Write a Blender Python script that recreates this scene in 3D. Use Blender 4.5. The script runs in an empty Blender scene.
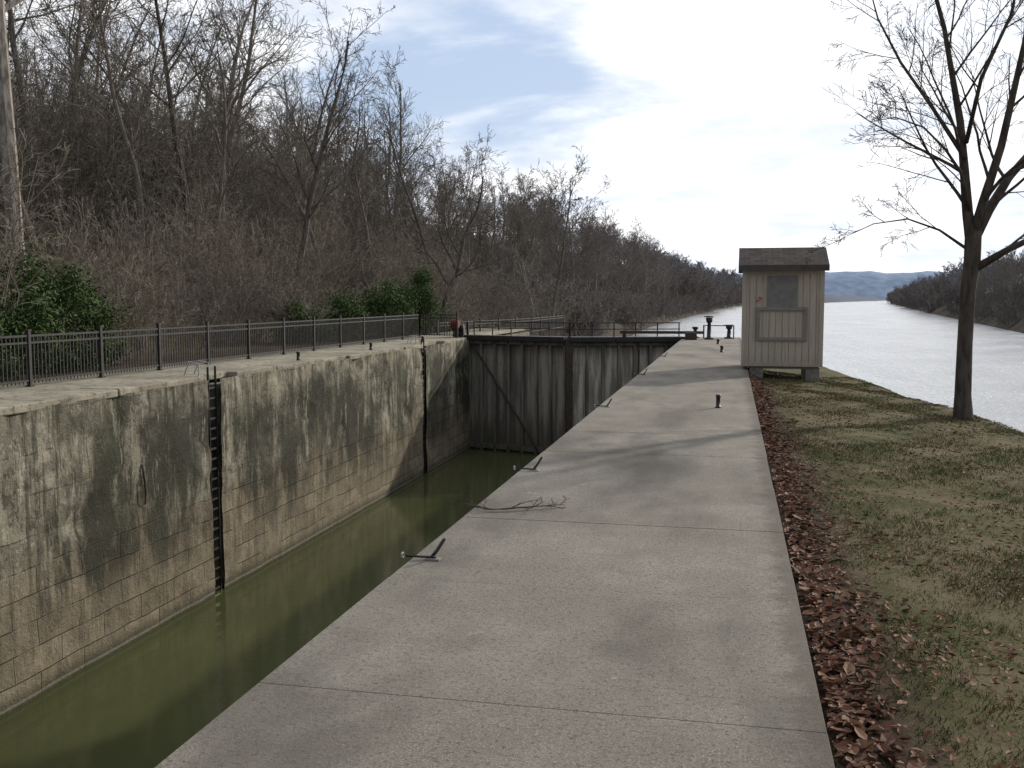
import bpy, math, random
import numpy as np
from mathutils import Vector, Matrix, noise as mnoise
random.seed(7); np.random.seed(7)
scene=bpy.context.scene
scene.view_settings.view_transform='Standard'; scene.view_settings.look='None'; scene.view_settings.exposure=0
col=scene.collection
TH=math.radians(12.36); PI=math.pi
# ---------------------------------------------------------------- helpers
def link(o,parent=None):
    col.objects.link(o)
    if parent: o.parent=parent
    return o
def empty(name,loc=(0,0,0)):
    e=bpy.data.objects.new(name,None); e.location=loc; e.empty_display_size=.2
    return link(e)
class MB:
    def __init__(s): s.v=[]; s.f=[]
    def box(s,c,size,ax=None):
        c=Vector(c); hx,hy,hz=size[0]/2,size[1]/2,size[2]/2
        b=len(s.v)
        for dx,dy,dz in ((-1,-1,-1),(1,-1,-1),(1,1,-1),(-1,1,-1),(-1,-1,1),(1,-1,1),(1,1,1),(-1,1,1)):
            o=Vector((dx*hx,dy*hy,dz*hz))
            if ax is not None: o=ax@o
            s.v.append(tuple(c+o))
        for f in ((0,3,2,1),(4,5,6,7),(0,1,5,4),(1,2,6,5),(2,3,7,6),(3,0,4,7)):
            s.f.append(tuple(b+i for i in f))
    def tube(s,pts,rads,sides=6,cap=True):
        n=len(pts); b=len(s.v)
        up=Vector((0.13,0.31,0.94))
        for i in range(n):
            if i==0: d=pts[1]-pts[0]
            elif i==n-1: d=pts[-1]-pts[-2]
            else: d=pts[i+1]-pts[i-1]
            d=d.normalized()
            a=d.cross(up)
            if a.length<.2: a=d.cross(Vector((1,.2,0)))
            a.normalize(); c=d.cross(a)
            for k in range(sides):
                t=2*PI*k/sides
                q=pts[i]+(a*math.cos(t)+c*math.sin(t))*rads[i]
                s.v.append((q.x,q.y,q.z))
        for i in range(n-1):
            for k in range(sides):
                k2=(k+1)%sides
                s.f.append((b+i*sides+k,b+i*sides+k2,b+(i+1)*sides+k2,b+(i+1)*sides+k))
        if cap:
            s.f.append(tuple(b+k for k in range(sides))[::-1])
            s.f.append(tuple(b+(n-1)*sides+k for k in range(sides)))
    def cyl(s,p0,p1,r,sides=10,r2=None):
        s.tube([Vector(p0),Vector(p1)],[r,r if r2 is None else r2],sides)
    def mesh(s,name,mat=None,smooth=False):
        m=bpy.data.meshes.new(name); m.from_pydata(s.v,[],s.f); m.update()
        if mat: m.materials.append(mat)
        if smooth: m.polygons.foreach_set('use_smooth',[True]*len(m.polygons))
        return m
    def obj(s,name,mat=None,parent=None,smooth=False,bevel=0):
        o=bpy.data.objects.new(name,s.mesh(name,mat,smooth)); link(o,parent)
        if bevel:
            b=o.modifiers.new('bevel','BEVEL'); b.width=bevel; b.segments=2; b.limit_method='ANGLE'
        return o
# node helper
class NT:
    def __init__(s,name,tree=None):
        if tree is None:
            s.m=bpy.data.materials.new(name); s.m.use_nodes=True; s.t=s.m.node_tree
            s.b=s.t.nodes['Principled BSDF']
        else: s.t=tree
    def n(s,typ,**kw):
        nd=s.t.nodes.new(typ)
        for k,v in kw.items(): setattr(nd,k,v)
        return nd
    def l(s,a,b): s.t.links.new(a,b)
    def inp(s,sock,v):
        if isinstance(v,bpy.types.NodeSocket): s.l(v,sock)
        else:
            if sock.type=='RGBA' and not hasattr(v,'__len__'): v=(v,v,v,1)
            if hasattr(v,'__len__') and sock.type=='RGBA' and len(v)==3: v=(*v,1)
            sock.default_value=v
    def pos(s): return s.n('ShaderNodeNewGeometry').outputs['Position']
    def objc(s): return s.n('ShaderNodeTexCoord').outputs['Object']
    def mapping(s,v,scale=(1,1,1),loc=(0,0,0),rot=(0,0,0)):
        m=s.n('ShaderNodeMapping'); s.l(v,m.inputs['Vector']); m.inputs['Scale'].default_value=scale
        m.inputs['Location'].default_value=loc; m.inputs['Rotation'].default_value=rot
        return m.outputs[0]
    def noise(s,v,scale,detail=4,rough=.55,dist=0):
        m=s.n('ShaderNodeTexNoise'); s.l(v,m.inputs['Vector']); m.inputs['Scale'].default_value=scale
        m.inputs['Detail'].default_value=detail; m.inputs['Roughness'].default_value=rough; m.inputs['Distortion'].default_value=dist
        return m.outputs['Fac']
    def ramp(s,f,a,b,ca=0.,cb=1.):
        m=s.n('ShaderNodeMapRange'); m.interpolation_type='SMOOTHSTEP'; s.l(f,m.inputs[0])
        for i,v in zip((1,2,3,4),(a,b,ca,cb)): m.inputs[i].default_value=v
        return m.outputs[0]
    def mix(s,f,a,b,mode='MIX'):
        m=s.n('ShaderNodeMix',data_type='RGBA',blend_type=mode)
        s.inp(m.inputs[0],f); s.inp(m.inputs[6],a); s.inp(m.inputs[7],b)
        return m.outputs[2]
    def math(s,op,a,b=0.,c=None):
        m=s.n('ShaderNodeMath',operation=op); s.inp(m.inputs[0],a); s.inp(m.inputs[1],b)
        if c is not None: s.inp(m.inputs[2],c)
        return m.outputs[0]
    def sep(s,v):
        m=s.n('ShaderNodeSeparateXYZ'); s.l(v,m.inputs[0]); return m.outputs
    def bump(s,h,strength=.3,dist=.02):
        m=s.n('ShaderNodeBump'); s.l(h,m.inputs['Height']); m.inputs['Strength'].default_value=strength
        m.inputs['Distance'].default_value=dist; s.l(m.outputs[0],s.b.inputs['Normal'])
    def base(s,c,rough=.9,spec=.3):
        s.inp(s.b.inputs['Base Color'],c); s.inp(s.b.inputs['Roughness'],rough)
        s.b.inputs['Specular IOR Level'].default_value=spec
        return s.m
# ---------------------------------------------------------------- materials
def m_simple(name,c1,c2,scale=3,rough=.8,metal=0,bump=0,spec=.3):
    t=NT(name); p=t.objc(); n=t.noise(p,scale,5)
    c=t.mix(t.ramp(n,.35,.65),c1,c2)
    m=t.base(c,rough,spec); t.b.inputs['Metallic'].default_value=metal
    if bump: t.bump(t.noise(p,scale*6,4),bump,.01)
    return m
def m_walk():
    t=NT('walk_concrete'); p=t.pos()
    big=t.ramp(t.noise(p,.55,5,.6),.35,.68); mid=t.ramp(t.noise(p,3.5,7,.72),.3,.7)
    fine=t.noise(p,34,5,.85); f2=t.noise(t.mapping(p,(1,1,1),(5,5,5)),85,4,.85)
    c=t.mix(big,(.205,.185,.153),(.285,.262,.222))
    c=t.mix(t.math('MULTIPLY',mid,.6),c,(.170,.150,.123))
    c=t.mix(t.ramp(fine,.51,.60,0,.75),c,(.080,.071,.058))
    c=t.mix(t.ramp(f2,.54,.62,0,.7),c,(.45,.42,.365))
    st=t.ramp(t.noise(t.mapping(p,(1,1,1),(3.1,7.7,0)),1.9,8,.8),.62,.68,0,.6)
    c=t.mix(st,c,(.48,.45,.41))
    dk=t.ramp(t.noise(t.mapping(p,(1.2,.5,1),(9,2,0)),.7,7,.65),.44,.66,0,.68)
    c=t.mix(dk,c,(.105,.095,.080))
    sp=t.ramp(t.noise(t.mapping(p,(1,1,1),(1,12,0)),5.5,6,.75),.64,.70,0,.7); c=t.mix(sp,c,(.06,.055,.048))
    X=t.sep(p)[0]
    ed=t.ramp(t.math('ADD',X,t.math('MULTIPLY',mid,.12)),.30,.44,0,.6); c=t.mix(ed,c,(.09,.075,.06))
    m=t.base(c,.93,.2)
    t.bump(t.math('ADD',fine,t.math('MULTIPLY',f2,.6)),.9,.010)
    return m
def m_lockwall():
    t=NT('lock_wall_masonry'); p=t.pos(); s=t.sep(p); Z=s[2]
    cmb=t.n('ShaderNodeCombineXYZ'); t.l(s[1],cmb.inputs[0]); t.l(Z,cmb.inputs[1]); v=cmb.outputs[0]
    warp=t.n('ShaderNodeVectorMath',operation='ADD')
    t.l(v,warp.inputs[0]); nz=t.n('ShaderNodeTexNoise'); t.l(p,nz.inputs['Vector']); nz.inputs['Scale'].default_value=1.1; nz.inputs['Detail'].default_value=6
    sc=t.n('ShaderNodeVectorMath',operation='SCALE'); t.l(nz.outputs['Color'],sc.inputs[0]); sc.inputs['Scale'].default_value=.12
    t.l(sc.outputs[0],warp.inputs[1])
    def brick(w,h,ms,loc,c1,c2,mo):
        br=t.n('ShaderNodeTexBrick'); t.l(t.mapping(warp.outputs[0],(1,1,1),loc),br.inputs['Vector'])
        br.inputs['Scale'].default_value=1; br.inputs['Brick Width'].default_value=w; br.inputs['Row Height'].default_value=h
        br.inputs['Mortar Size'].default_value=ms; br.inputs['Mortar Smooth'].default_value=.8
        br.inputs['Color1'].default_value=(*c1,1); br.inputs['Color2'].default_value=(*c2,1); br.inputs['Mortar'].default_value=(*mo,1)
        return br
    br=brick(1.25,.47,.016,(0,0,0),(.29,.245,.174),(.18,.152,.108),(.08,.068,.048))
    bu=brick(1.9,.72,.022,(.4,.1,0),(.27,.25,.195),(.12,.112,.085),(.05,.045,.034))
    n1=t.noise(p,.7,6,.6); n2=t.noise(t.mapping(p,(1,1,1),(4,8,1)),2.6,8,.78); n3=t.noise(t.mapping(p,(1,1,1),(9,1,4)),.35,5,.6)
    n5=t.noise(t.mapping(p,(1,.5,.8),(1,8,7)),1.1,7,.7)
    mm=t.ramp(t.noise(t.mapping(p,(1,1,1),(2,2,9)),.9,4),.36,.52)
    bc0=t.mix(mm,(.225,.190,.135),br.outputs['Color'])
    bc=t.mix(t.ramp(n2,.46,.60,0,.55),bc0,(.11,.092,.065))
    bc=t.mix(t.ramp(n1,.5,.7,0,.4),bc,(.31,.272,.205))
    conc=t.mix(t.ramp(n1,.38,.62),(.19,.178,.135),(.31,.285,.215))
    conc=t.mix(t.math('MULTIPLY',mm,t.ramp(n3,.4,.6,.9,.35)),conc,bu.outputs['Color'])
    conc=t.mix(t.ramp(n2,.53,.59,0,.65),conc,(.40,.375,.295))
    conc=t.mix(t.ramp(n5,.56,.60,0,.75),conc,(.38,.35,.27))
    conc=t.mix(t.ramp(n2,.475,.40,0,.8),conc,(.065,.06,.045))
    zz=t.math('ADD',Z,t.math('MULTIPLY',t.math('SUBTRACT',n1,.5),2.6))
    low=t.ramp(zz,-3.0,-2.6,1,0)
    c=t.mix(low,conc,bc)
    st=t.noise(t.mapping(p,(1,.42,.14)),1.0,8,.74)
    band=t.math('MULTIPLY',t.ramp(zz,-4.7,-3.0),t.ramp(zz,-1.2,-.2,1,.12))
    f=t.math('MULTIPLY',t.ramp(st,.42,.53),band)
    f=t.math('MULTIPLY',f,t.ramp(n3,.36,.52,.7,1))
    c=t.mix(t.math('MULTIPLY',f,.92),c,(.030,.030,.021))
    st2=t.noise(t.mapping(p,(1,3.4,.17),(2,5,2)),1.5,8,.78)
    c=t.mix(t.math('MULTIPLY',t.ramp(st2,.48,.60),t.ramp(Z,-5,-1.0,.3,.8)),c,(.042,.040,.028))
    wl=t.noise(t.mapping(p,(1,2.4,.35),(7,1,2)),1.2,7,.78)
    c=t.mix(t.math('MULTIPLY',t.ramp(wl,.58,.62,0,.6),t.ramp(Z,-3.0,-1.6,0,1)),c,(.44,.41,.33))
    gn=t.math('MULTIPLY',t.ramp(n3,.5,.62,0,.35),t.ramp(Z,-3.6,-2.2,0,1)); c=t.mix(gn,c,(.052,.055,.030))
    wet=t.ramp(Z,-5.15,-4.8,.9,0); c=t.mix(wet,c,(.045,.045,.028))
    lime=t.math('MULTIPLY',t.ramp(Z,-5.14,-5.12),t.ramp(Z,-5.09,-5.06,1,0)); c=t.mix(t.math('MULTIPLY',lime,.4),c,(.35,.33,.26))
    m=t.base(c,.93,.2)
    h=t.math('ADD',t.math('MULTIPLY',n2,1.3),t.math('MULTIPLY',t.math('MULTIPLY',br.outputs['Fac'],t.math('MULTIPLY',low,mm)),-.5))
    h=t.math('ADD',h,t.math('MULTIPLY',t.noise(p,14,5,.75),.6))
    t.bump(h,1.,.07)
    return m
def m_path():
    t=NT('path_concrete'); p=t.pos()
    c=t.mix(t.ramp(t.noise(p,.8,6,.6),.35,.65),(.21,.19,.145),(.33,.30,.235))
    c=t.mix(t.ramp(t.noise(p,5,7,.78),.5,.6,0,.75),c,(.10,.09,.068))
    m=t.base(c,.93,.2); t.bump(t.noise(p,25,5,.7),.6,.03); return m
def m_terrain():
    t=NT('terrain_ground'); p=t.pos(); s=t.sep(p); X,Y,Z=s[0],s[1],s[2]
    n1=t.noise(p,.9,7,.68,.4); n2=t.noise(p,6,6,.7); n3=t.noise(p,34,5,.8)
    gr=t.mix(t.ramp(n2,.35,.65),(.050,.058,.018),(.088,.090,.034))
    tan=t.mix(t.ramp(n3,.4,.6),(.095,.078,.040),(.20,.168,.098))
    g=t.mix(t.ramp(n1,.43,.56),tan,gr)
    g=t.mix(t.ramp(n3,.50,.58,0,.7),g,(.065,.045,.028))
    g=t.mix(t.ramp(n2,.54,.64,0,.65),g,(.085,.054,.034))
    lit=t.ramp(t.math('ADD',X,t.math('MULTIPLY',n2,.5)),.85,1.35,1,0); g=t.mix(lit,g,(.045,.028,.020))
    g=t.mix(t.ramp(Z,-4.6,-1.6,1,0),g,(.09,.075,.05))
    lf=t.mix(t.ramp(n2,.35,.65),(.065,.050,.036),(.12,.095,.068))
    lf=t.mix(t.ramp(n1,.5,.66,0,.4),lf,(.05,.052,.025))
    lf=t.mix(t.ramp(Y,50,110,0,.75),lf,(.035,.029,.025))
    lf=t.mix(t.ramp(Y,1000,2200,0,.9),lf,(.10,.125,.17))  # far ground turns bluish with distance, haze painted into the colour
    ismain=t.ramp(X,-14.5,-13.5); far=t.ramp(Y,50,54,1,0); right=t.ramp(X,18,24,1,0)
    mk=t.math('MULTIPLY',t.math('MULTIPLY',ismain,far),right)
    near=t.math('MULTIPLY',t.ramp(X,-18.5,-16.5),t.ramp(Y,50,60,1,0))
    mk=t.math('MAXIMUM',mk,t.math('MULTIPLY',near,t.ramp(n1,.4,.55,.3,1)))
    mk=t.math('MULTIPLY',mk,right)
    c=t.mix(mk,lf,g)
    m=t.base(c,.97,.1); t.bump(t.math('ADD',n3,n2),.8,.03); return m
def m_water(name,colr,rough,s1,s2,strength,dist,sc=(1,1,1)):
    t=NT(name); p=t.mapping(t.pos(),sc)
    h=t.math('ADD',t.noise(p,s1,4,.6),t.math('MULTIPLY',t.noise(p,s2,4,.6),.5))
    c=t.mix(t.ramp(t.noise(p,.12,4),.35,.65),colr[0],colr[1])
    m=t.base(c,rough,.5); t.b.inputs['IOR'].default_value=1.333
    t.bump(h,strength,dist); return m
def m_bark(name,c1,c2,vary=.35,rough=.95):
    t=NT(name); oi=t.n('ShaderNodeObjectInfo').outputs['Random']
    n=t.noise(t.mapping(t.objc(),(1,1,.25)),9,4,.65)
    c=t.mix(t.ramp(n,.35,.65),c1,c2)
    c=t.mix(t.math('MULTIPLY',oi,vary),c,[min(1,x*2.1) for x in c2])
    return t.base(c,rough,.1)
def m_island(name,cols,rough=.8,trans=0):
    t=NT(name); g=t.n('ShaderNodeNewGeometry').outputs['Random Per Island']
    r=t.n('ShaderNodeValToRGB'); t.l(g,r.inputs[0]); cr=r.color_ramp
    cr.elements[0].color=(*cols[0],1); cr.elements[1].color=(*cols[-1],1)
    for i,c in enumerate(cols[1:-1]):
        e=cr.elements.new((i+1)/(len(cols)-1)); e.color=(*c,1)
    return t.base(r.outputs[0],rough,.15)
def m_siding():
    t=NT('shed_siding'); p=t.objc()
    g=t.noise(t.mapping(p,(30,30,1.5)),1.5,5,.6)
    c=t.mix(t.ramp(g,.3,.7),(.36,.31,.25),(.46,.405,.335))
    s=t.sep(p); c=t.mix(t.ramp(s[2],.0,.5,.35,0),c,(.2,.17,.12))
    m=t.base(c,.8,.3); t.bump(g,.3,.01); return m
def m_roof():
    t=NT('shed_shingles'); p=t.objc()
    br=t.n('ShaderNodeTexBrick'); t.l(p,br.inputs['Vector']); br.inputs['Scale'].default_value=1
    br.inputs['Brick Width'].default_value=.28; br.inputs['Row Height'].default_value=.14; br.inputs['Mortar Size'].default_value=.008
    br.inputs['Color1'].default_value=(.115,.095,.085,1); br.inputs['Color2'].default_value=(.07,.058,.052,1); br.inputs['Mortar'].default_value=(.03,.028,.026,1)
    c=t.mix(t.ramp(t.noise(p,50,3),.5,.7,0,.5),br.outputs[0],(.16,.14,.12))
    m=t.base(c,.95,.1); t.bump(br.outputs['Fac'],-.5,.01); return m
def m_gate(name,dark=1.):
    t=NT(name); p=t.pos()
    st=t.noise(t.mapping(p,(3,3,.25)),1.2,6,.65)
    k=dark
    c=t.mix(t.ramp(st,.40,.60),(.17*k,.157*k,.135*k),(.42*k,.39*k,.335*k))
    c=t.mix(t.ramp(t.sep(p)[2],-4.9,-3.0,.7,0),c,(.075,.07,.052))
    c=t.mix(t.ramp(t.sep(p)[2],-.9,-.4,0,.5),c,(.07,.06,.048))
    c=t.mix(t.ramp(t.noise(p,5,5,.7),.55,.7,0,.45),c,(.14,.10,.07))
    m=t.base(c,.85,.25); t.bump(st,.5,.02); return m
MW=m_walk(); ML=m_lockwall(); MP=m_path(); MT=m_terrain()
MIRON=m_simple('black_iron',(.018,.018,.02),(.035,.032,.03),8,.5,.3,.1,.5)
MRUST=m_simple('rusty_steel',(.045,.036,.030),(.09,.066,.05),12,.8,.2,.3)
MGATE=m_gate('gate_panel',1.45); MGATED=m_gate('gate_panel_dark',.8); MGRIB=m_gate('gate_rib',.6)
MBARK=m_bark('tree_bark',(.075,.064,.053),(.135,.118,.10))
MBARKR=m_bark('riverside_bark',(.050,.042,.036),(.10,.085,.07),0)
MBARKD=m_bark('brush_bark',(.130,.115,.090),(.205,.18,.143),.3)
MBARKF=m_bark('distant_bark',(.125,.110,.10),(.18,.162,.15),.25)  # bark lightened for distance, haze mixed into its colour
MBARKFF=m_bark('haze_tinted_bark',(.17,.17,.185),(.23,.23,.245),.2)  # bluer, paler bark: air haze baked into the farthest trees' colour
MSYC=m_bark('sycamore_bark',(.13,.11,.095),(.30,.27,.235),0)
MEV=m_island('evergreen_leaves',[(.03,.055,.016),(.058,.092,.028),(.04,.066,.02),(.085,.125,.042)],.8)
MLEAF=m_island('dead_leaves',[(.11,.045,.028),(.20,.105,.06),(.075,.035,.024),(.28,.18,.12),(.15,.065,.038),(.10,.06,.04)],.75)
MGRASS=m_island('grass_blades',[(.050,.066,.018),(.078,.092,.028),(.16,.135,.065),(.06,.074,.022),(.088,.10,.036),(.20,.165,.095)],.8)
# ---------------------------------------------------------------- terrain
WZ=-5.18
cY=[-80,10,18,25,32,42,60]; cX=[5.6,5.0,4.5,3.6,2.9,1.3,.6]
RY=[-80,60,190,500,1470,2000,4000]; RX=[45,44,54,90,214,340,900]
SY=[-80,50,62,234,600,890,1200,1500,4000]; SX=[-12.9,-12.9,-14,-19,-9,5,50,130,600]
def wob(x,y):
    return (np.sin(x*.071+y*.033+1)+np.sin(x*.031-y*.057+2)*1.3+np.sin(x*.13+y*.11)*.5)
def tz(x,y):
    x=np.asarray(x,float); y=np.asarray(y,float)
    c=np.interp(y,cY,cX)
    d=x-c
    z=-.055-.085*(np.minimum(x,c)-.42)
    z=z-.12*np.clip((y-21)/4,0,1)*np.clip((x-.4)/.3,0,1)
    z=z-np.where(d>0,.55*(np.sqrt(d*d+.5)-.707)+.085*d,0)
    z=z+(.02*np.sin(x*2.3+y*1.1)+.015*np.sin(y*3.1-x*1.7))*np.clip((x-.4)/.4,0,1)
    z=np.minimum(z,-.1-.8*(y-46))
    z=np.where(x<.4,np.minimum(z,-.6),z)
    z=np.where(x<-1,-9,z)
    R=np.interp(y,RY,RX); d=x-R
    zr=WZ+np.where(d<7,.6*d,4.2+.24*(d-7))
    mx=11+wob(x,y)*2.0
    mx=mx+np.clip((y-400)/900,0,1)*14
    zr=np.where(zr>mx-2.5,mx-2.5*np.exp(-(zr-mx+2.5)/2.5),zr)
    z=np.maximum(z,np.where(d>-6,zr,-9))
    S=np.interp(y,SY,SX); d=S-x
    st=np.where(y<50,6.,1.1)
    pad=-.06-np.clip((y-60)/100,0,1)*2.2
    zl=np.minimum(WZ-.6+st*d,pad)
    hd=np.maximum(d-6.5,0)
    Hm=np.interp(y,[-80,110,300,600,900,1100,1500],[16,16,27,40,44,28,8])+wob(x,y)*2.
    hill=.54*hd+wob(x*2,y*2)*.35*np.clip(hd/10,0,1)
    hill=Hm*(1-np.exp(-hill/Hm*1.15))
    zl=zl+np.maximum(hill,0)
    z=np.where(d>-.5,np.maximum(zl,-9),z)
    return np.maximum(z,-9)
def ar(a,b,s): return list(np.arange(a,b,s))
xs=ar(-900,-200,35)+ar(-200,-60,7)+ar(-60,-20,2)+ar(-20,-14,.7)+[-14,-13.6,-12.8,-12.4,-6,-1.6,-.9,.2,.39,.405]+ar(.55,8,.25)+ar(8,20,1)+ar(20,60,3)+ar(60,300,9)+ar(300,2000,60)
ys=ar(-80,0,6)+ar(0,50,.7)+ar(50,70,1)+ar(70,200,5)+ar(200,600,14)+ar(600,2000,40)+ar(2000,4200,150)
xa=np.array(xs); ya=np.array(ys); GX,GY=np.meshgrid(xa,ya); GZ=tz(GX,GY)
V=np.stack([GX.ravel(),GY.ravel(),GZ.ravel()],1); nx=len(xa); F=[]
for j in range(len(ya)-1):
    for i in range(nx-1):
        a=j*nx+i; F.append((a,a+1,a+nx+1,a+nx))
me=bpy.data.meshes.new('terrain'); me.from_pydata(V.tolist(),[],F); me.materials.append(MT)
me.polygons.foreach_set('use_smooth',[True]*len(me.polygons))
link(bpy.data.objects.new('terrain',me))
mb=MB(); N=160
def dh(u): return 74+24*math.sin(u*5+.6)+11*math.sin(u*17)+5*math.sin(u*41)+2.5*math.sin(u*133)+1.5*math.sin(u*290)
for i in range(N+1):
    u=i/N; x=-1200+u*4200; y=3300+300*math.sin(u*3)
    mb.v+= [(x,y-300,-12),(x,y-120,dh(u)*.7),(x,y,dh(u)),(x,y+600,-12)]
for i in range(N):
    for k in range(3):
        a=i*4+k; mb.f.append((a,a+4,a+5,a+1))
mb.obj('distant_hill',m_simple('haze_tinted_hill',(.20,.26,.36),(.28,.34,.44),.03,1,0,0,0),None,True)  # aerial haze is painted in as a blue hill colour
# ---------------------------------------------------------------- water
def sheet(name,x0,x1,y0,y1,z,mat):
    mb=MB(); mb.v=[(x0,y0,z),(x1,y0,z),(x1,y1,z),(x0,y1,z)]; mb.f=[(0,1,2,3)]; return mb.obj(name,mat)
sheet('lock_chamber_water',-12.6,-1.9,-20,45.2,WZ,m_water('chamber_water',((.048,.054,.021),(.063,.068,.028)),.07,1.1,5,.12,.05))
sheet('river_water',-60,1900,-80,4100,WZ-.06,m_water('river_water',((.34,.35,.36),(.42,.43,.44)),.22,.35,1.8,1.,.6,(1,.4,1)))
# ---------------------------------------------------------------- walkway / right lock wall
XL,XR=-2.14,.42; YE=47.
g=empty('concrete_walkway')
mb=MB(); mb.box(((XL+XR)/2,(YE-12)/2,-4.60),(XR-XL-.02,YE+12,8.88)); mb.obj('wall_body',ML,g)
mb=MB(); y=4.2-1.83*9; R=random.Random(3)
while y<YE:
    L=min(1.83,YE-y)
    mb.box(((XL+XR)/2+R.uniform(-.004,.004),y+L/2,-.08+R.uniform(-.0015,.0015)),(XR-XL,L-.003,.16)); y+=L
mb.obj('slabs',MW,g,bevel=.004)
# ---------------------------------------------------------------- left lock wall
g=empty('lock_wall'); LX=-11.82
lad=[21.3,37.7]; segs=[(-20,lad[0]-.24),(lad[0]+.24,lad[1]-.24),(lad[1]+.24,44.6)]
mb=MB()
for a,b in segs:
    if a<0: a=-4.
    ny=int((b-a)/.11); nz=48; b0=len(mb.v)
    for i in range(ny+1):
        y=a+(b-a)*i/ny
        for j in range(nz+1):
            z=-.10-5.9*j/nz
            q=mnoise.fractal(Vector((0,y*.9,z*.9)),1.,2.,5)*.035
            q2=mnoise.noise(Vector((4,y*.6,z*1.1)))
            up=max(0,min(1,(z+3.2)/.8))
            q+=up*(-.06 if q2>.22 else 0)*min(1,(q2-.22)*9 if q2>.22 else 0)
            if z>-.35: q-=max(0,mnoise.noise(Vector((9,y*1.4,0))))*.10
            mb.v.append((LX+.03+q,y,z))
    for i in range(ny):
        for j in range(nz):
            k=b0+i*(nz+1)+j; mb.f.append((k,k+1,k+nz+2,k+nz+1))
mb.obj('masonry_face',ML,g,True)
mb=MB()
for a,b in segs: mb.box((LX-.3,(a+b)/2,-4.64),(.45,b-a,8.8))
mb.box((LX-1.7,20,-4.65),(2.6,80,8.8)); mb.obj('wall_core',ML,g)
mb=MB(); mb.box((LX-.19,46.2,-4.64),(.5,2.2,8.8));mb.box((LX-.4,54,-4.64),(.5,12,8.8)); mb.obj('gate_recess',ML,g)
mb=MB(); y=-19.
while y<60:
    L=R.choice([1.1,1.6,2.2,2.9]); e=y+L
    for l0 in lad:
        if y<l0<e: e=l0-.26 if l0-y>.8 else e
    skip=[l0 for l0 in lad if y<l0<e]
    xx=LX+.015+R.uniform(-.09,.02)
    if y>44.4: xx=LX-.3
    if not skip: mb.box(((xx+LX-.9)/2,(y+e)/2,-.075+R.uniform(-.02,.006)),(xx-LX+.9,e-y-.006,.15))
    else: mb.box((LX-.6,(y+e)/2,-.075),(.6,e-y-.006,.15))
    y=e
mb.obj('coping',MP,g,bevel=.025)
mb=MB(); mb.box((LX-1.95,20,-.13),(2.05,80,.25)); mb.obj('path',MP,g)
mb=MB()
mb.tube([Vector((LX+.06,18.2,-1.6)),Vector((LX+.08,18.22,-1.75)),Vector((LX+.07,18.3,-2.2)),Vector((LX+.06,18.28,-2.45))],[.022]*4,6)
mb.obj('bent_bar',MRUST,g)
def ladder(y0,name):
    g=empty(name)
    mb=MB()
    for s in (-.17,.17): mb.box((LX-.05,y0+s,-2.6),(.05,.02,5.6))
    z=-5.1
    while z<-.1:
        mb.box((LX-.07,y0,z),(.05,.34,.045)); z+=.24
    mb.obj('rungs',MIRON,g)
    mb=MB(); mb.box((LX-.33,y0,-4.6),(.1,.44,8.7)); mb.obj('slot_lining',m_simple('slot_dark',(.025,.023,.018),(.07,.065,.05),4),g)
    mb=MB()
    for s in (-.22,.22):
        mb.tube([Vector((LX-.25,y0+s,0)),Vector((LX-.25,y0+s,.28)),Vector((LX-.5,y0+s,.32)),Vector((LX-.62,y0+s,0))],[.018]*4,6)
    mb.obj('grab_rails',m_simple('galv',(.4,.4,.4),(.3,.3,.3)),g)
for l0 in lad: ladder(l0,'wall_ladder')
# ---------------------------------------------------------------- fence
def fence(name,pts,z=0.,h=1.07,step=.115,postgap=2.4,mat=MIRON):
    mb=MB()
    for (x0,y0),(x1,y1) in zip(pts[:-1],pts[1:]):
        A=Vector((x0,y0,z)); B=Vector((x1,y1,z)); d=(B-A); L=d.length; d/=L
        ax=Matrix.Rotation(math.atan2(d.y,d.x),3,'Z'); mid=(A+B)/2
        for zz in (.12,h-.18,h-.04): mb.box(mid+Vector((0,0,zz)),(L,.04,.04),ax)
        n=int(L/step)
        for i in range(n+1): mb.box(A+d*(i*L/n)+Vector((0,0,h/2+.02)),(.02,.02,h-.06),ax)
        n=max(1,round(L/postgap))
        for i in range(n+1):
            p=A+d*(i*L/n); mb.box(p+Vector((0,0,h/2+.03)),(.075,.075,h+.06),ax); mb.box(p+Vector((0,0,h+.08)),(.095,.095,.03),ax)
            mb.box(p+Vector((0,0,.01)),(.14,.14,.02),ax)
    return mb.obj(name,mat)
fence('iron_fence',[(-14,-6),(-14,44),(-12.2,44)])
fence('iron_fence',[(-14.2,47.6),(-11.9,60),(-11.6,70)],-.35,.95,.16)
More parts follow.
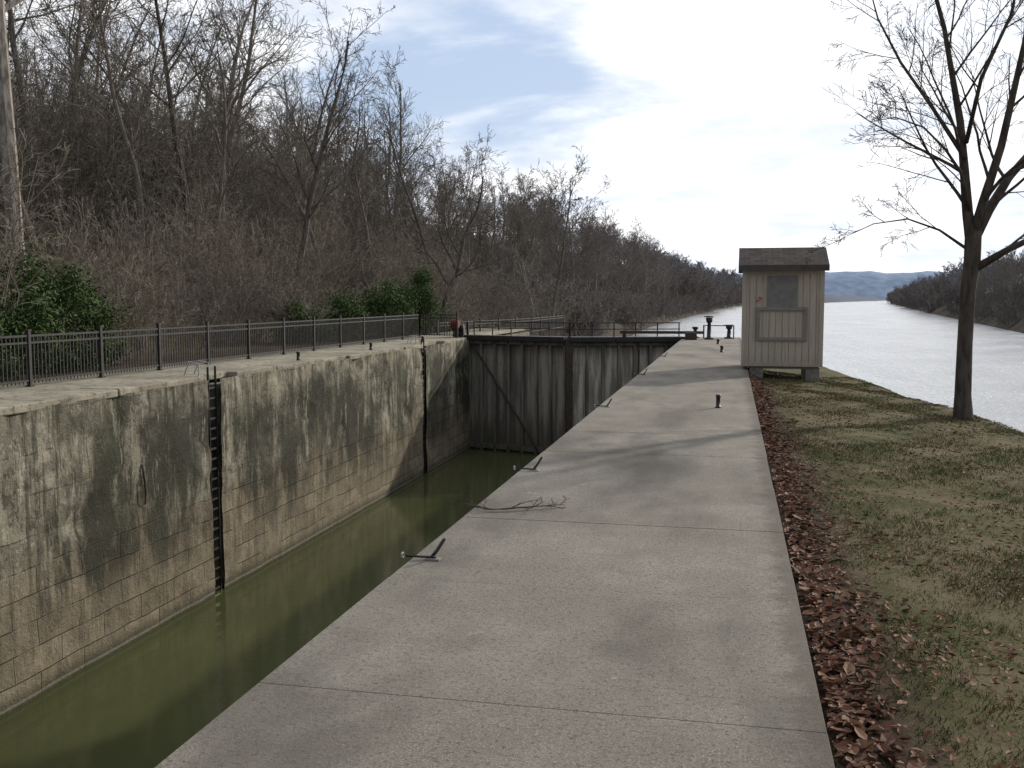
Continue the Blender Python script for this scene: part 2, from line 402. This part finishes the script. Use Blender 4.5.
# ---------------------------------------------------------------- lock gates
def leaf(p0,p1,name,brace,mpan):
    g=empty(name); A=Vector((*p0,0)); B=Vector((*p1,0)); d=B-A; L=d.length; d/=L
    ax=Matrix.Rotation(math.atan2(d.y,d.x),3,'Z'); nrm=ax@Vector((0,-1,0))
    def at(u,v,z): return A+d*u+nrm*v+Vector((0,0,z))
    mb=MB(); k=7; w=L/k
    rr=random.Random(5)
    for i in range(k): mb.box(at((i+.5)*w,-.02+rr.uniform(-.006,.006),-3.05),(w-.003,.12,5.9),ax)
    mb.obj('panels',mpan,g)
    mb=MB()
    for i in range(k+1): mb.box(at(.09+i*(L-.18)/k,.14,-2.75),(.12,.22,5.3),ax)
    for z in (-.18,-5.0): mb.box(at(L/2,.12,z),(L,.26,.22),ax)
    mb.obj('ribs',MGRIB,g,bevel=.01)
    mb=MB()
    mb.box(at(L/2,.05,.06),(L,.75,.08),ax); mb.box(at(L/2,.44,.0),(L,.05,.2),ax)
    nn=5
    for i in range(nn+1): mb.box(at(.1+i*(L-.2)/nn,-.3,.40),(.045,.045,.6),ax)
    for z in (.42,.70): mb.box(at(L/2,-.3,z),(L-.1,.04,.04),ax)
    mb.obj('catwalk',MIRON,g)
    mb=MB()
    if brace:
        mb.cyl(at(.35,.28,-.3),at(L*.78,.28,-5.3),.045,8)
    else:
        mb.box(at(-.02,.12,-3.0),(.30,.42,5.98),ax)
        mb.cyl(at(L*.6,.30,0),at(L*.6,.30,-5.3),.04,8)
    mb.obj('brace_rod',MRUST,g)
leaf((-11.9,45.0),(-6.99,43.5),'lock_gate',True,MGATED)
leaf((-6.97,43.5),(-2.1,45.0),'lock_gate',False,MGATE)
def capstan(x,y,name,h=1.0,mat=MIRON,wheel=True):
    g=empty(name); mb=MB()
    mb.tube([Vector((x,y,z)) for z in (0,.06,.08,h*.75,h*.8,h)],[.2,.2,.1,.075,.13,.15],12); mb.obj('pedestal',mat,g,True)
    if wheel:
        mb=MB(); c=Vector((x,y,h+.04)); r=.22
        ring=[c+Vector((math.cos(a)*r,math.sin(a)*r,0)) for a in np.linspace(0,2*PI,17)]
        mb.tube(ring,[.025]*17,6,False)
        for a in (0,PI/2): mb.cyl(c+Vector((math.cos(a)*r,math.sin(a)*r,0)),c-Vector((math.cos(a)*r,math.sin(a)*r,0)),.02,6)
        mb.obj('handwheel',mat,g)
capstan(-.95,44.6,'gate_capstan',.95); capstan(-.1,45.6,'gate_capstan',.55); capstan(-1.6,46.2,'gate_capstan',.5,wheel=False)
g=empty('gate_operating_arm'); mb=MB()
mb.box((-3.0,44.2,.30),(3.6,.12,.12),Matrix.Rotation(.08,3,'Z')); mb.box((-1.7,43.9,.16),(.5,.3,.3)); mb.box((-4.6,44.1,.2),(.16,.16,.35))
mb.box((-1.2,45.4,.3),(.06,.06,.6)); mb.box((.1,45.0,.3),(.05,.05,.6)); mb.box((-.55,45.2,.58),(1.4,.04,.04),Matrix.Rotation(-.28,3,'Z'))
mb.obj('arm',MRUST,g)
g=empty('gate_winch'); mb=MB(); mb.box((-12.35,44.9,.25),(.5,.4,.5)); mb.box((-12.1,45.5,.35),(.12,.12,.7)); mb.cyl((-12.6,44.6,.45),(-12.05,44.6,.45),.14,10); mb.obj('winch_body',MIRON,g,bevel=.02)
mb=MB(); mb.cyl((-12.55,44.3,.62),(-12.2,44.3,.62),.2,12); mb.obj('red_drum',m_simple('red_paint',(.22,.03,.02),(.14,.03,.02)),g)
# ---------------------------------------------------------------- posts & mooring pins
def post(x,y,name,h=.2,r=.045):
    mb=MB(); mb.tube([Vector((x,y,z)) for z in (0,.02,.021,h-.05,h-.045,h)],[r*1.5,r*1.5,r,r*.95,r*1.2,r*1.1],12); return mb.obj(name,MIRON,None,True)
post(-.19,16.7,'short_bollard',.22,.035); post(-.3,34,'short_bollard',.22,.05); post(-.5,40,'short_bollard',.2,.05)
for yy in (27,33,39): post(LX-.45,yy,'short_bollard',.25,.05)
def pin(x,y,name,a=.5):
    g=empty(name); mb=MB()
    mb.tube([Vector((x+.02,y,.02)),Vector((x+.05,y+.02,.06)),Vector((x+.09,y+.05,.13)),Vector((x+.10,y+.055,.14))],[.012,.012,.012,.009],8)
    mb.tube([Vector((x-.16,y-.03,.025)),Vector((x-.05,y-.01,.02)),Vector((x+.05,y,.02))],[.009]*3,6)
    mb.obj('hook',MIRON,g,True)
    mb=MB(); ring=[Vector((x-.18,y-.04+math.cos(t)*.022,.03+math.sin(t)*.018)) for t in np.linspace(0,2*PI,13)]
    mb.tube(ring,[.007]*13,6,False); mb.box((x+.03,y,.006),(.1,.06,.012)); mb.obj('ring',m_simple('galv2',(.35,.35,.34),(.2,.19,.18)),g)
for yy in (6.5,10.15,16.4,23.5,31): pin(XL+.13,yy,'mooring_hook')
# ---------------------------------------------------------------- shed
g=empty('wooden_shed',(0,0,0)); MS=m_siding(); MRF=m_roof()
MTR=m_simple('shed_trim',(.20,.18,.165),(.25,.23,.21),10,.8); MPN=m_simple('shed_panel',(.17,.16,.155),(.21,.20,.19),6,.7)
sx0,sx1,sy0,sy1,z0,z1=.27,2.21,25.9,27.7,.09,2.53
w=sx1-sx0; dpt=sy1-sy0; SC=w/82.
mb=MB(); mb.box(((sx0+sx1)/2,(sy0+sy1)/2,(z0+z1)/2),(w-.04,dpt-.04,z1-z0))
n=12; bw=w/n
for i in range(n):
    for yy in (sy0+.012,sy1-.012): mb.box((sx0+(i+.5)*bw,yy,(z0+z1)/2),(bw-.014,.024,z1-z0))
n=12; bw=(dpt-.06)/n
for i in range(n):
    for xx in (sx0+.012,sx1-.012): mb.box((xx,sy0+.03+(i+.5)*bw,(z0+z1)/2),(.024,bw-.014,z1-z0))
o=mb.obj('siding',MS,g)
mb=MB()
for xx in (sx0+.03,sx1-.03): mb.box((xx,sy0-.012,(z0+z1)/2),(.10,.024,z1-z0))
mb.box(((sx0+sx1)/2,sy0-.014,z1-.06),(w-.16,.028,.12))
mb.box(((sx0+sx1)/2,sy0-.014,z0+.05),(w-.16,.028,.10)); mb.obj('corner_boards',MS,g)
def px(x): return sx0+(x-742)*SC
def pz(y): return z0+(371-y)*.0245
mb=MB(); mb.box((px(782.5),sy0-.02,pz(295)),((798-767)*SC,.04,(311-279)*.0245)); mb.obj('shutter',MPN,g,bevel=.008)
mb=MB(); X0,X1,Z0,Z1=px(756),px(808.5),pz(343),pz(311); tw=.085
mb.box(((X0+X1)/2,sy0-.022,Z1-.03),(X1-X0,.045,tw)); mb.box(((X0+X1)/2,sy0-.022,Z0),(X1-X0,.045,tw))
for xx in (X0+tw/2,X1-tw/2): mb.box((xx,sy0-.022,(Z0+Z1-.03)/2),(tw,.045,Z1-Z0-.03-tw))
mb.obj('hatch_frame',MTR,g,bevel=.005)
mb=MB(); mb.box((px(760),sy0-.03,pz(301)),(.10,.02,.03),Matrix.Rotation(.5,3,'Y')); mb.box((px(757),sy0-.03,pz(304)),(.08,.02,.03),Matrix.Rotation(-.6,3,'Y')); mb.obj('orange_tag',m_simple('orange',(.45,.10,.03),(.4,.08,.03)),g)
ey=.20; ex=.11; zr=z1+.50; ym=(sy0+sy1)/2; xm=(sx0+sx1)/2
mb=MB(); th=.06
ze=z1+.02
for s in (-1,1):
    ye=ym+s*(dpt/2+ey)
    a=len(mb.v)
    mb.v+=[(sx0-ex,ye,ze),(sx1+ex,ye,ze),(sx1+ex,ym,zr),(sx0-ex,ym,zr),(sx0-ex,ye,ze+th),(sx1+ex,ye,ze+th),(sx1+ex,ym,zr+th),(sx0-ex,ym,zr+th)]
    mb.f+=[tuple(a+i for i in f) for f in ((0,3,2,1),(4,5,6,7),(0,1,5,4),(1,2,6,5),(2,3,7,6),(3,0,4,7))]
mb.obj('roof',MRF,g)
mb=MB(); mb.box((xm,sy0-ey-.012,ze-.01),(w+2*ex,.025,.15)); mb.box((xm,sy1+ey+.012,ze-.01),(w+2*ex,.025,.15)); mb.obj('fascia',m_simple('fascia_dark',(.06,.055,.05),(.09,.08,.07)),g)
mb=MB(); 
for xx in (sx0+.03,sx1-.03):
    a=len(mb.v); e=.015
    for q in (xx-e,xx+e): mb.v+=[(q,sy0,z1),(q,sy1,z1),(q,ym,zr-.01)]
    mb.f+=[(a,a+1,a+2),(a+3,a+5,a+4),(a,a+2,a+5,a+3),(a+1,a+4,a+5,a+2),(a,a+3,a+4,a+1)]
mb.obj('gables',MS,g)
mb=MB()
for xx in (.63,2.0):
    for yy in (sy0+.2,sy1-.25): mb.box((xx,yy,-.22),(.34,.3,.56))
mb.obj('block_piers',m_simple('pier_block',(.16,.15,.13),(.24,.22,.19),12,.9,0,.4),g,bevel=.01)
mb=MB(); mb.box((xm+.06,sy0+.1,.055),(w-.3,.08,.065)); mb.box((xm+.06,sy1-.1,.055),(w-.3,.08,.065)); mb.obj('skids',MTR,g)
# ---------------------------------------------------------------- trees
def grow(mb,p,d,L,r,lev,R,S):
    n=S['seg'][lev]; pts=[p.copy()]; rads=[r]; ds=[d]
    rend=r*S['tap'][lev]
    for i in range(n):
        d=(d+Vector((R.gauss(0,1),R.gauss(0,1),R.gauss(0,.7)))*S['wob'][lev]+Vector((0,0,S['up'][lev]))).normalized()
        p=p+d*(L/n); pts.append(p.copy()); rads.append(max(S['rmin'],r+(rend-r)*(i+1)/n)); ds.append(d)
    mb.tube(pts,rads,S['sides'][lev],lev==0)
    if lev<S['max']:
        k=S['n'][lev]; t0=S['t0'][lev]
        for j in range(k):
            t=t0+(1-t0)*(j+R.random())/k; f=t*n; i=min(n-1,int(f)); q=pts[i].lerp(pts[i+1],f-i)
            dd=ds[i+1]; a=R.uniform(0,2*PI); ref=Vector((0,0,1)) if abs(dd.z)<.9 else Vector((1,0,0))
            e1=dd.cross(ref).normalized(); e2=dd.cross(e1)
            per=e1*math.cos(a)+e2*math.sin(a); ang=math.radians(S['ang'][lev]*R.uniform(.7,1.25))
            cd=(dd*math.cos(ang)+per*math.sin(ang)).normalized()
            rr=max(S['rmin'],(rads[i])*S['rr'][lev]*R.uniform(.8,1.1))
            grow(mb,q,cd,L*S['lr'][lev]*R.uniform(.6,1.2)*(1-.45*(t-t0)/(1-t0+1e-6)),rr,lev+1,R,S)
def spec(**k):
    S=dict(seg=[12,7,5,3,2],n=[15,7,5,4,0],t0=[.32,.2,.15,.15,0],lr=[.40,.45,.5,.55,.5],ang=[48,45,45,45,40],wob=[.06,.13,.17,.2,.2],up=[.02,.06,.04,.02,0],tap=[.22,.25,.4,.6,.7],rr=[.45,.5,.55,.6,.6],sides=[7,4,3,3,3],rmin=.008,max=3)
    S.update(k); return S
def treemesh(name,seed,H,r,mat,S):
    mb=MB(); grow(mb,Vector((0,0,-.3)),Vector((0,0,1)),H,r,0,random.Random(seed),S); return mb.mesh(name,mat,False)
near=[treemesh('near_tree_%d'%i,20+i,12+i%3,.16+.02*(i%3),MBARK,spec(max=3,n=[13+i%3,7,6,0,0],rmin=.012,t0=[.3+.08*(i%3),.2,.1,.15,0],ang=[40+5*(i%3),42,40,42,40],lr=[.38,.5,.55,.5,.5],wob=[.06+.05*(i%2),.15,.17,.16,.2],seg=[12,7,6,5,2])) for i in range(6)]
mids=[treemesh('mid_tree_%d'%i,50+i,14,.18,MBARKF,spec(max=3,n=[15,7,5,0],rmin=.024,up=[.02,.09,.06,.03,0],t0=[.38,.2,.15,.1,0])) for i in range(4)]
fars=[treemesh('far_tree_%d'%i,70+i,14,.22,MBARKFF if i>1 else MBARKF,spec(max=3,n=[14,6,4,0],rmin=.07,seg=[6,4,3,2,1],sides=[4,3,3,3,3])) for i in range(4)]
def brushmesh(name,seed,n,H,mat,rmin=.007,spread=1.6):
    R=random.Random(seed); mb=MB()
    S=spec(seg=[6,4,3,2],n=[7,4,3,0],t0=[.2,.15,.1,0],lr=[.42,.5,.55,.5],ang=[34,38,40,40],wob=[.11,.17,.2,.2],up=[.03,.02,0,0],sides=[3,3,3,3],rmin=rmin,max=3)
    for i in range(n):
        a=R.uniform(0,2*PI); q=R.uniform(0,spread); p=Vector((math.cos(a)*q,math.sin(a)*q,-.2))
        d=Vector((math.cos(a)*.35*R.random()+R.gauss(0,.15),math.sin(a)*.35*R.random()+R.gauss(0,.15),1)).normalized()
        grow(mb,p,d,H*R.uniform(.5,1.1),.022,0,R,S)
    return mb.mesh(name,mat,False)
brush=[brushmesh('brush_%d'%i,90+i,24,4.0+.6*i,MBARKD if i<3 else MBARK) for i in range(4)]
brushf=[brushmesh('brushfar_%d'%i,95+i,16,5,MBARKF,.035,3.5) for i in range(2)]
def screen(x,y,z):
    xr=x*math.cos(TH)+y*math.sin(TH); fh=-x*math.sin(TH)+y*math.cos(TH)
    return 512+1000*xr/max(fh,.1), fh
wood=empty('woodland')
def place(meshes,x,y,s,par,R,sink=.1):
    z=float(tz(x,y)); o=bpy.data.objects.new('stem',R.choice(meshes)); o.location=(x,y,z-sink)
    o.rotation_euler=(R.gauss(0,.05),R.gauss(0,.05),R.uniform(0,2*PI)); o.scale=(s,s,s*R.uniform(.9,1.15)); link(o,par)
R=random.Random(11); cnt=0
def scatter(meshes,n,y0,y1,dmin,dmax,smin,smax,par,side='L',pw=1.,foot=6.5):
    global cnt
    k=0; tries=0
    while k<n and tries<n*30:
        tries+=1; y=R.uniform(y0,y1); d=dmin+(dmax-dmin)*R.random()**pw
        x=(np.interp(y,SY,SX)-foot-d) if side=='L' else (np.interp(y,RY,RX)+d)
        sx,fh=screen(x,y,0)
        if fh<12 or sx<-130 or sx>1180: continue
        if side=='L' and fh<34 and sx<50: 
            if R.random()<.6: continue
        place(meshes,x,y,R.uniform(smin,smax),par,R); k+=1; cnt+=1
scatter(near,115,14,150,2,55,.65,1.18,wood,pw=1.2)
scatter(brush,240,12,130,-2.2,42,.5,1.05,wood,pw=1.7)
scatter(brush,100,12,100,6,36,1.0,1.5,wood)
scatter(brush,60,55,140,-4.8,0,.5,.8,wood)
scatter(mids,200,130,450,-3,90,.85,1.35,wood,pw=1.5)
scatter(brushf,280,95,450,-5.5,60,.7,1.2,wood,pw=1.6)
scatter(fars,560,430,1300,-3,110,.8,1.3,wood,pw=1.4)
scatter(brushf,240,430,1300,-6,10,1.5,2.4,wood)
wood2=empty('woodland')
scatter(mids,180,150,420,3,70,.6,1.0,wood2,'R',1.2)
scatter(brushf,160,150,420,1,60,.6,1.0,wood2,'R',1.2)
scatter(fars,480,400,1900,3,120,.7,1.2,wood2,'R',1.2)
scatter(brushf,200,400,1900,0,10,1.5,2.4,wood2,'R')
print('instances',cnt)
def solo(name,x,y,seed,H,r,mat,S,sc=1):
    m=treemesh(name,seed,H,r,mat,S); o=bpy.data.objects.new(name,m); o.location=(x,y,float(tz(x,y))); link(o); return o
solo('sycamore_tree',-21.1,26.6,5,19,.27,MSYC,spec(max=3,t0=[.5,.2,.15,0],wob=[.012,.12,.17,.2],tap=[.5,.25,.4,.6,.7]))
solo('bare_tree',-16.6,53.5,8,12.8,.2,MBARKR,spec(max=4,n=[11,7,5,3,0],t0=[.35,.2,.15,.1,0],ang=[62,50,45,45,45],wob=[.14,.22,.22,.2,.2],lr=[.36,.5,.5,.5,.5]))
solo('bare_tree',-20.5,45,31,14,.2,MBARK,spec(max=4,n=[13,7,5,3,0]))
solo('bare_tree',-23.5,41,37,15.5,.2,MBARKR,spec(max=4,n=[13,7,5,3,0],t0=[.45,.2,.15,.1,0]))
solo('bare_tree',-22,74,33,15,.2,MBARK,spec(max=4,n=[15,7,5,3,0]))
solo('bare_tree',-17,95,39,17,.2,MBARK,spec(max=4,n=[15,7,5,3,0],rmin=.014))
solo('bare_tree',-17,112,40,16,.2,MBARK,spec(max=4,n=[15,7,5,3,0],rmin=.016))
solo('sapling',-14.6,78,34,11,.09,MSYC,spec(max=3,n=[12,6,4,0],wob=[.05,.12,.17,.2]))
solo('sapling',-15.5,88,35,12,.09,MSYC,spec(max=3,n=[12,6,4,0],wob=[.05,.12,.17,.2]))
def riverside(name,x,y,limbs,seed,trunk):
    R=random.Random(seed); mb=MB(); z=float(tz(x,y)); ca,sa=math.cos(TH),math.sin(TH)
    def W(p): return Vector((p[0]*ca-p[1]*sa, p[0]*sa+p[1]*ca, p[2]))
    S=spec(seg=[8,8,7,5,4],n=[9,6,4,3,0],t0=[.12,.15,.2,.2,0],lr=[.42,.55,.55,.55,.5],ang=[42,38,36,36,35],wob=[.05,.07,.08,.09,.1],up=[.05,.03,.0,-.01,-.02],tap=[.2,.22,.3,.45,.6],rr=[.42,.5,.5,.55,.6],sides=[6,5,4,3,3],rmin=.0036,max=4)
    pts=[W(p) for p,_ in trunk]; rad=[r for _,r in trunk]; mb.tube(pts,rad,14)
    for lim,n1 in limbs:
        pts=[W(p) for p,_ in lim]; rad=[r for _,r in lim]; mb.tube(pts,rad,8)
        m=len(pts)-1
        tot=sum((pts[i+1]-pts[i]).length for i in range(m))
        for j in range(n1):
            t=.12+.88*(j+R.random())/n1; f=t*m; i=min(m-1,int(f)); q=pts[i].lerp(pts[i+1],f-i); dd=(pts[i+1]-pts[i]).normalized()
            a=R.uniform(0,2*PI); e1=dd.cross(Vector((.3,1,.1))).normalized(); e2=dd.cross(e1); per=e1*math.cos(a)+e2*math.sin(a)
            ang=math.radians(R.uniform(28,52)); cd=(dd*math.cos(ang)+per*math.sin(ang)).normalized()
            rr=rad[i]*.36
            grow(mb,q,cd,tot*R.uniform(.3,.5)*(1.1-.5*t),max(.009,rr),1,R,S)
    m=mb.mesh(name,MBARKR,True); o=bpy.data.objects.new(name,m); o.location=(x,y,z); link(o); return o
k=.0186
def Q(sx,sy,dy=0): return ((sx-963)*k,dy,(423-sy)*k)
trunk=[(Q(963,428),.22),(Q(963,420),.175),(Q(962,400),.145),(Q(962,350),.13),(Q(963,300),.128),(Q(966,270),.14),(Q(966,250),.14),(Q(968,236),.11)]
limbs=[
 ([(Q(966,262),.11),(Q(961,225,.05),.095),(Q(957,180,.1),.08),(Q(952,140,.1),.065),(Q(945,95,.2),.05),(Q(938,50,.3),.04),(Q(925,0,.4),.03),(Q(918,-60,.5),.02),(Q(915,-130,.5),.008)],13),
 ([(Q(966,250),.11),(Q(972,215,-.1),.085),(Q(984,165,-.2),.07),(Q(992,110,-.3),.055),(Q(1003,50,-.3),.04),(Q(1012,-20,-.4),.03),(Q(1020,-110,-.4),.01)],11),
 ([(Q(966,252),.11),(Q(985,222,.2),.09),(Q(1008,190,.4),.075),(Q(1035,160,.5),.06),(Q(1070,120,.6),.045),(Q(1100,60,.7),.03),(Q(1120,0,.8),.01)],9),
 ([(Q(966,280),.08),(Q(990,262,-.3),.06),(Q(1015,248,-.5),.05),(Q(1050,230,-.8),.04),(Q(1100,200,-1),.02),(Q(1130,190,-1),.008)],7),
 ([(Q(961,225),.04),(Q(945,190,-.3),.03),(Q(925,170,-.5),.022),(Q(900,152,-.7),.015),(Q(870,145,-.9),.010),(Q(845,150,-1),.005)],8),
 ([(Q(964,262),.03),(Q(945,240,.5),.022),(Q(920,228,.8),.016),(Q(890,232,1),.010),(Q(862,246,1.2),.005)],6),
 ([(Q(956,175),.045),(Q(935,120,.6),.034),(Q(910,75,.9),.025),(Q(890,30,1.1),.016),(Q(880,-10,1.2),.008)],8),
 ([(Q(956,160),.04),(Q(948,110,-.8),.033),(Q(962,60,-1.2),.026),(Q(968,0,-1.4),.018),(Q(970,-50,-1.6),.008)],7),
]
riverside('bare_tree',4.1,19.2,limbs,4,trunk)
o=solo('bare_tree',9.2,9.5,61,13,.2,MBARK,spec(max=4,n=[14,7,5,3,0],t0=[.3,.2,.15,.1,0]))
def shrub(name,x,y,w,h,n,seed,mat=MEV,ls=.06):
    R=random.Random(seed); mb=MB(); z=float(tz(x,y))
    cl=[]
    for i in range(26):
        a=R.uniform(0,2*PI); q=R.random()**.6*w*.46; hh=R.uniform(.12,.92)*h; q*=1.15-.8*hh/h
        cl.append((Vector((math.cos(a)*q,math.sin(a)*q,hh)),R.uniform(.10,.22)*w))
    for i in range(n):
        c,r=R.choice(cl); d=Vector((R.gauss(0,1),R.gauss(0,1),R.gauss(0,1))).normalized()
        p=c+d*r*R.random()**.45*R.uniform(.8,1.45)
        if p.z<.03: continue
        u=Vector((R.gauss(0,1),R.gauss(0,1),R.gauss(0,1))).normalized(); v=u.cross(d); 
        if v.length<.1: continue
        v.normalize(); s=ls*R.uniform(.5,1.2); b=len(mb.v)
        mb.v+=[tuple(p-u*s),tuple(p+v*s*.45),tuple(p+u*s),tuple(p-v*s*.45)]; mb.f.append((b,b+1,b+2,b+3))
    o=bpy.data.objects.new(name,mb.mesh(name,mat)); o.location=(x,y,z); link(o)
    tb=MB()
    for c,r in cl: tb.tube([Vector((0,0,-.1)),Vector((c.x*.4,c.y*.4,c.z*.6)),c],[.04,.025,.01],5)
    t=tb.obj('stems',MBARK,o)
for i,(x,y,w,h) in enumerate([(-16.6,20.3,3.4,2.9),(-16.9,22.6,3.0,2.6),(-17.4,24.4,2.8,2.0),(-16.0,18.0,2.6,2.4),(-15.9,44.6,3.4,2.2),(-15.2,48.6,2.6,3.2),(-16.2,47.5,3.2,2.6),(-16.9,58,4,2.6),(-16.5,41,3.2,1.9),(-17.2,38,3,1.5)]):
    shrub('evergreen_shrub',x,y,w,h,10000,200+i)
# ---------------------------------------------------------------- leaves, grass
def leafobj(name,pts,sizes,mat,seed):
    R=random.Random(seed); mb=MB()
    for (x,y,z),s in zip(pts,sizes):
        a=R.uniform(0,2*PI); u=Vector((math.cos(a),math.sin(a),R.gauss(0,.3))).normalized(); v=Vector((-math.sin(a),math.cos(a),R.gauss(0,.3))).normalized()
        n=u.cross(v); c=Vector((x,y,z)); k=R.uniform(.1,.5)*s; b=len(mb.v)
        w=s*R.uniform(.45,.7)
        for q in (c-u*s+n*k*.6, c-u*s*.35+v*w+n*k, c+u*s*.4+v*w*.8+n*k*1.1, c+u*s+n*k*.5, c+u*s*.4-v*w*.8+n*k, c-u*s*.35-v*w+n*k, c-u*s*.2, c+u*s*.4):
            mb.v.append(tuple(q))
        mb.f+=[(b,b+6,b+1),(b+6,b+7,b+2,b+1),(b+7,b+3,b+2),(b,b+5,b+6),(b+6,b+5,b+4,b+7),(b+7,b+4,b+3)]
    return mb.obj(name,mat)
pts=[];sz=[];R=random.Random(21)
for i in range(4600):
    y=2.6+22*R.random()**1.6
    wd=.33 if y<12 else .25
    x=XR+.03+abs(R.gauss(0,wd*(.45+.5*math.sin(y*1.3)**2)))
    pts.append((x,y,float(tz(x,y))+R.uniform(0,.05)*math.exp(-(x-XR)/.25)+.008)); sz.append(R.uniform(.014,.040)*(1 if R.random()<.9 else 1.4))
for i in range(22000):
    y=2.8+24*R.random()**1.5; x=XR+R.uniform(.1,5.2)
    if mnoise.noise(Vector((x*.8,y*.8,3)))<R.uniform(-.5,.35): continue
    pts.append((x,y,float(tz(x,y))+.020)); sz.append(R.uniform(.008,.028))
leafobj('fallen_leaves',pts,sz,MLEAF,5)
n=230000; rs=np.random.RandomState(4)
gy=2.7+26*rs.rand(n)**1.9; gx=XR+.02+(np.interp(gy,cY,cX)-XR+1.0)*rs.rand(n)
gz=tz(gx,gy); pn=np.sin(gx*2.1+gy*1.3)+np.sin(gx*4.7-gy*2.9+1)*.9+np.sin(gy*.9+2)*.8+np.sin(gx*9+gy*7)*.7+np.sin(gx*17-gy*13)*.6
keep=((pn+rs.randn(n)*.8)>-.1)&((gx-XR-.35)>rs.randn(n)*.18); gx,gy,gz,pn=gx[keep],gy[keep],gz[keep],pn[keep]; n=len(gx)
a=rs.rand(n)*2*PI; h=(.012+.020*rs.rand(n))*(1+.35*np.clip(pn,0,2)); wv=.0018+.0016*rs.rand(n)+gy*.00018
lx,ly=rs.randn(n)*.6*h,rs.randn(n)*.6*h
V=np.zeros((n,3,3)); V[:,0]=np.stack([gx-np.cos(a)*wv,gy-np.sin(a)*wv,gz-.004],1); V[:,1]=np.stack([gx+np.cos(a)*wv,gy+np.sin(a)*wv,gz-.004],1); V[:,2]=np.stack([gx+lx,gy+ly,gz+h],1)
me=bpy.data.meshes.new('lawn_grass'); me.vertices.add(3*n); me.vertices.foreach_set('co',V.ravel()); me.loops.add(3*n); me.loops.foreach_set('vertex_index',np.arange(3*n,dtype=np.int32))
me.polygons.add(n); me.polygons.foreach_set('loop_start',np.arange(0,3*n,3,dtype=np.int32)); me.update(calc_edges=True); me.validate(); me.materials.append(MGRASS)
link(bpy.data.objects.new('lawn_grass',me))
# fallen branch on walkway
mb=MB(); R=random.Random(9)
S=spec(seg=[7,5,3],n=[6,4,0],t0=[.15,.2,0],lr=[.45,.5,.5],ang=[40,40,40],wob=[.12,.2,.2],up=[0,0,0],tap=[.3,.4,.5],sides=[6,5,4],rmin=.003,max=2,rr=[.6,.6,.6])
grow(mb,Vector((0,0,0)),Vector((1,.12,0)),.62,.018,0,R,S); grow(mb,Vector((.02,0,0)),Vector((-.8,.55,0)),.42,.011,0,R,S); grow(mb,Vector((.0,0,0)),Vector((-.9,-.1,0)),.35,.010,0,R,S)
mb.v=[(x,y,abs(z)*.5+.012) for x,y,z in mb.v]
o=mb.obj('fallen_branch',MBARKR,None,True); o.location=(-1.92,8.1,.005); o.rotation_euler=(0,0,.25)
# ---------------------------------------------------------------- light, sky
sd=Vector((1.4,2.0,1.0)).normalized(); el=math.asin(sd.z); az=math.atan2(sd.x,sd.y)
L=bpy.data.lights.new('sun','SUN'); L.energy=3.7; L.angle=math.radians(1.3); L.color=(1,.92,.80)
o=bpy.data.objects.new('sun',L); o.rotation_euler=sd.to_track_quat('Z','Y').to_euler(); link(o)
w=bpy.data.worlds.new('World'); scene.world=w; w.use_nodes=True; t=NT('w',w.node_tree)
bg=[n for n in t.t.nodes if n.type=='BACKGROUND'][0]
sky=t.n('ShaderNodeTexSky',sky_type='NISHITA'); sky.sun_disc=False; sky.sun_elevation=el; sky.sun_rotation=az; sky.altitude=150; sky.air_density=1; sky.dust_density=.8
gen=t.n('ShaderNodeTexCoord').outputs['Generated']; s=t.sep(gen)
zz=t.math('ADD',t.math('MAXIMUM',s[2],0),.16)
cb=t.n('ShaderNodeCombineXYZ'); t.l(t.math('DIVIDE',s[0],zz),cb.inputs[0]); t.l(t.math('DIVIDE',s[1],zz),cb.inputs[1])
cv=cb.outputs[0]
n1=t.noise(t.mapping(cv,(1,1,1),(2.9,.6,0)),1.1,8,.56,.3); n2=t.noise(t.mapping(cv,(1,1,1),(5,3,0)),1.7,7,.6)
dot=t.n('ShaderNodeVectorMath',operation='DOT_PRODUCT'); t.l(gen,dot.inputs[0]); dot.inputs[1].default_value=Vector((sd.x,sd.y,.25)).normalized()
hz=t.ramp(s[2],.02,.14,.16,0)
cov=t.ramp(t.math('ADD',t.math('ADD',n1,hz),t.ramp(dot.outputs['Value'],.70,.90,0,.22)),.35,.54)
bright=t.ramp(dot.outputs['Value'],-.4,.9,.50,1.30)
cc=t.mix(t.ramp(n2,.36,.58),(7.0,7.5,8.5),(10.1,10.15,10.25))
cc2=t.n('ShaderNodeVectorMath',operation='SCALE'); t.l(cc,cc2.inputs[0]); t.l(bright,cc2.inputs['Scale'])
c=t.mix(t.math('MULTIPLY',cov,.95),t.mix(.75,sky.outputs[0],(6.0,7.3,9.6)),cc2.outputs[0])
t.l(c,bg.inputs['Color']); bg.inputs['Strength'].default_value=.1
# ---------------------------------------------------------------- camera
cam=bpy.data.cameras.new('camera'); cam.sensor_width=36; cam.lens=35.16; cam.clip_end=9000; cam.clip_start=.05
o=bpy.data.objects.new('camera',cam); o.location=(0,0,1.8); o.rotation_euler=(math.radians(90-4.915),0,TH); link(o); scene.camera=o
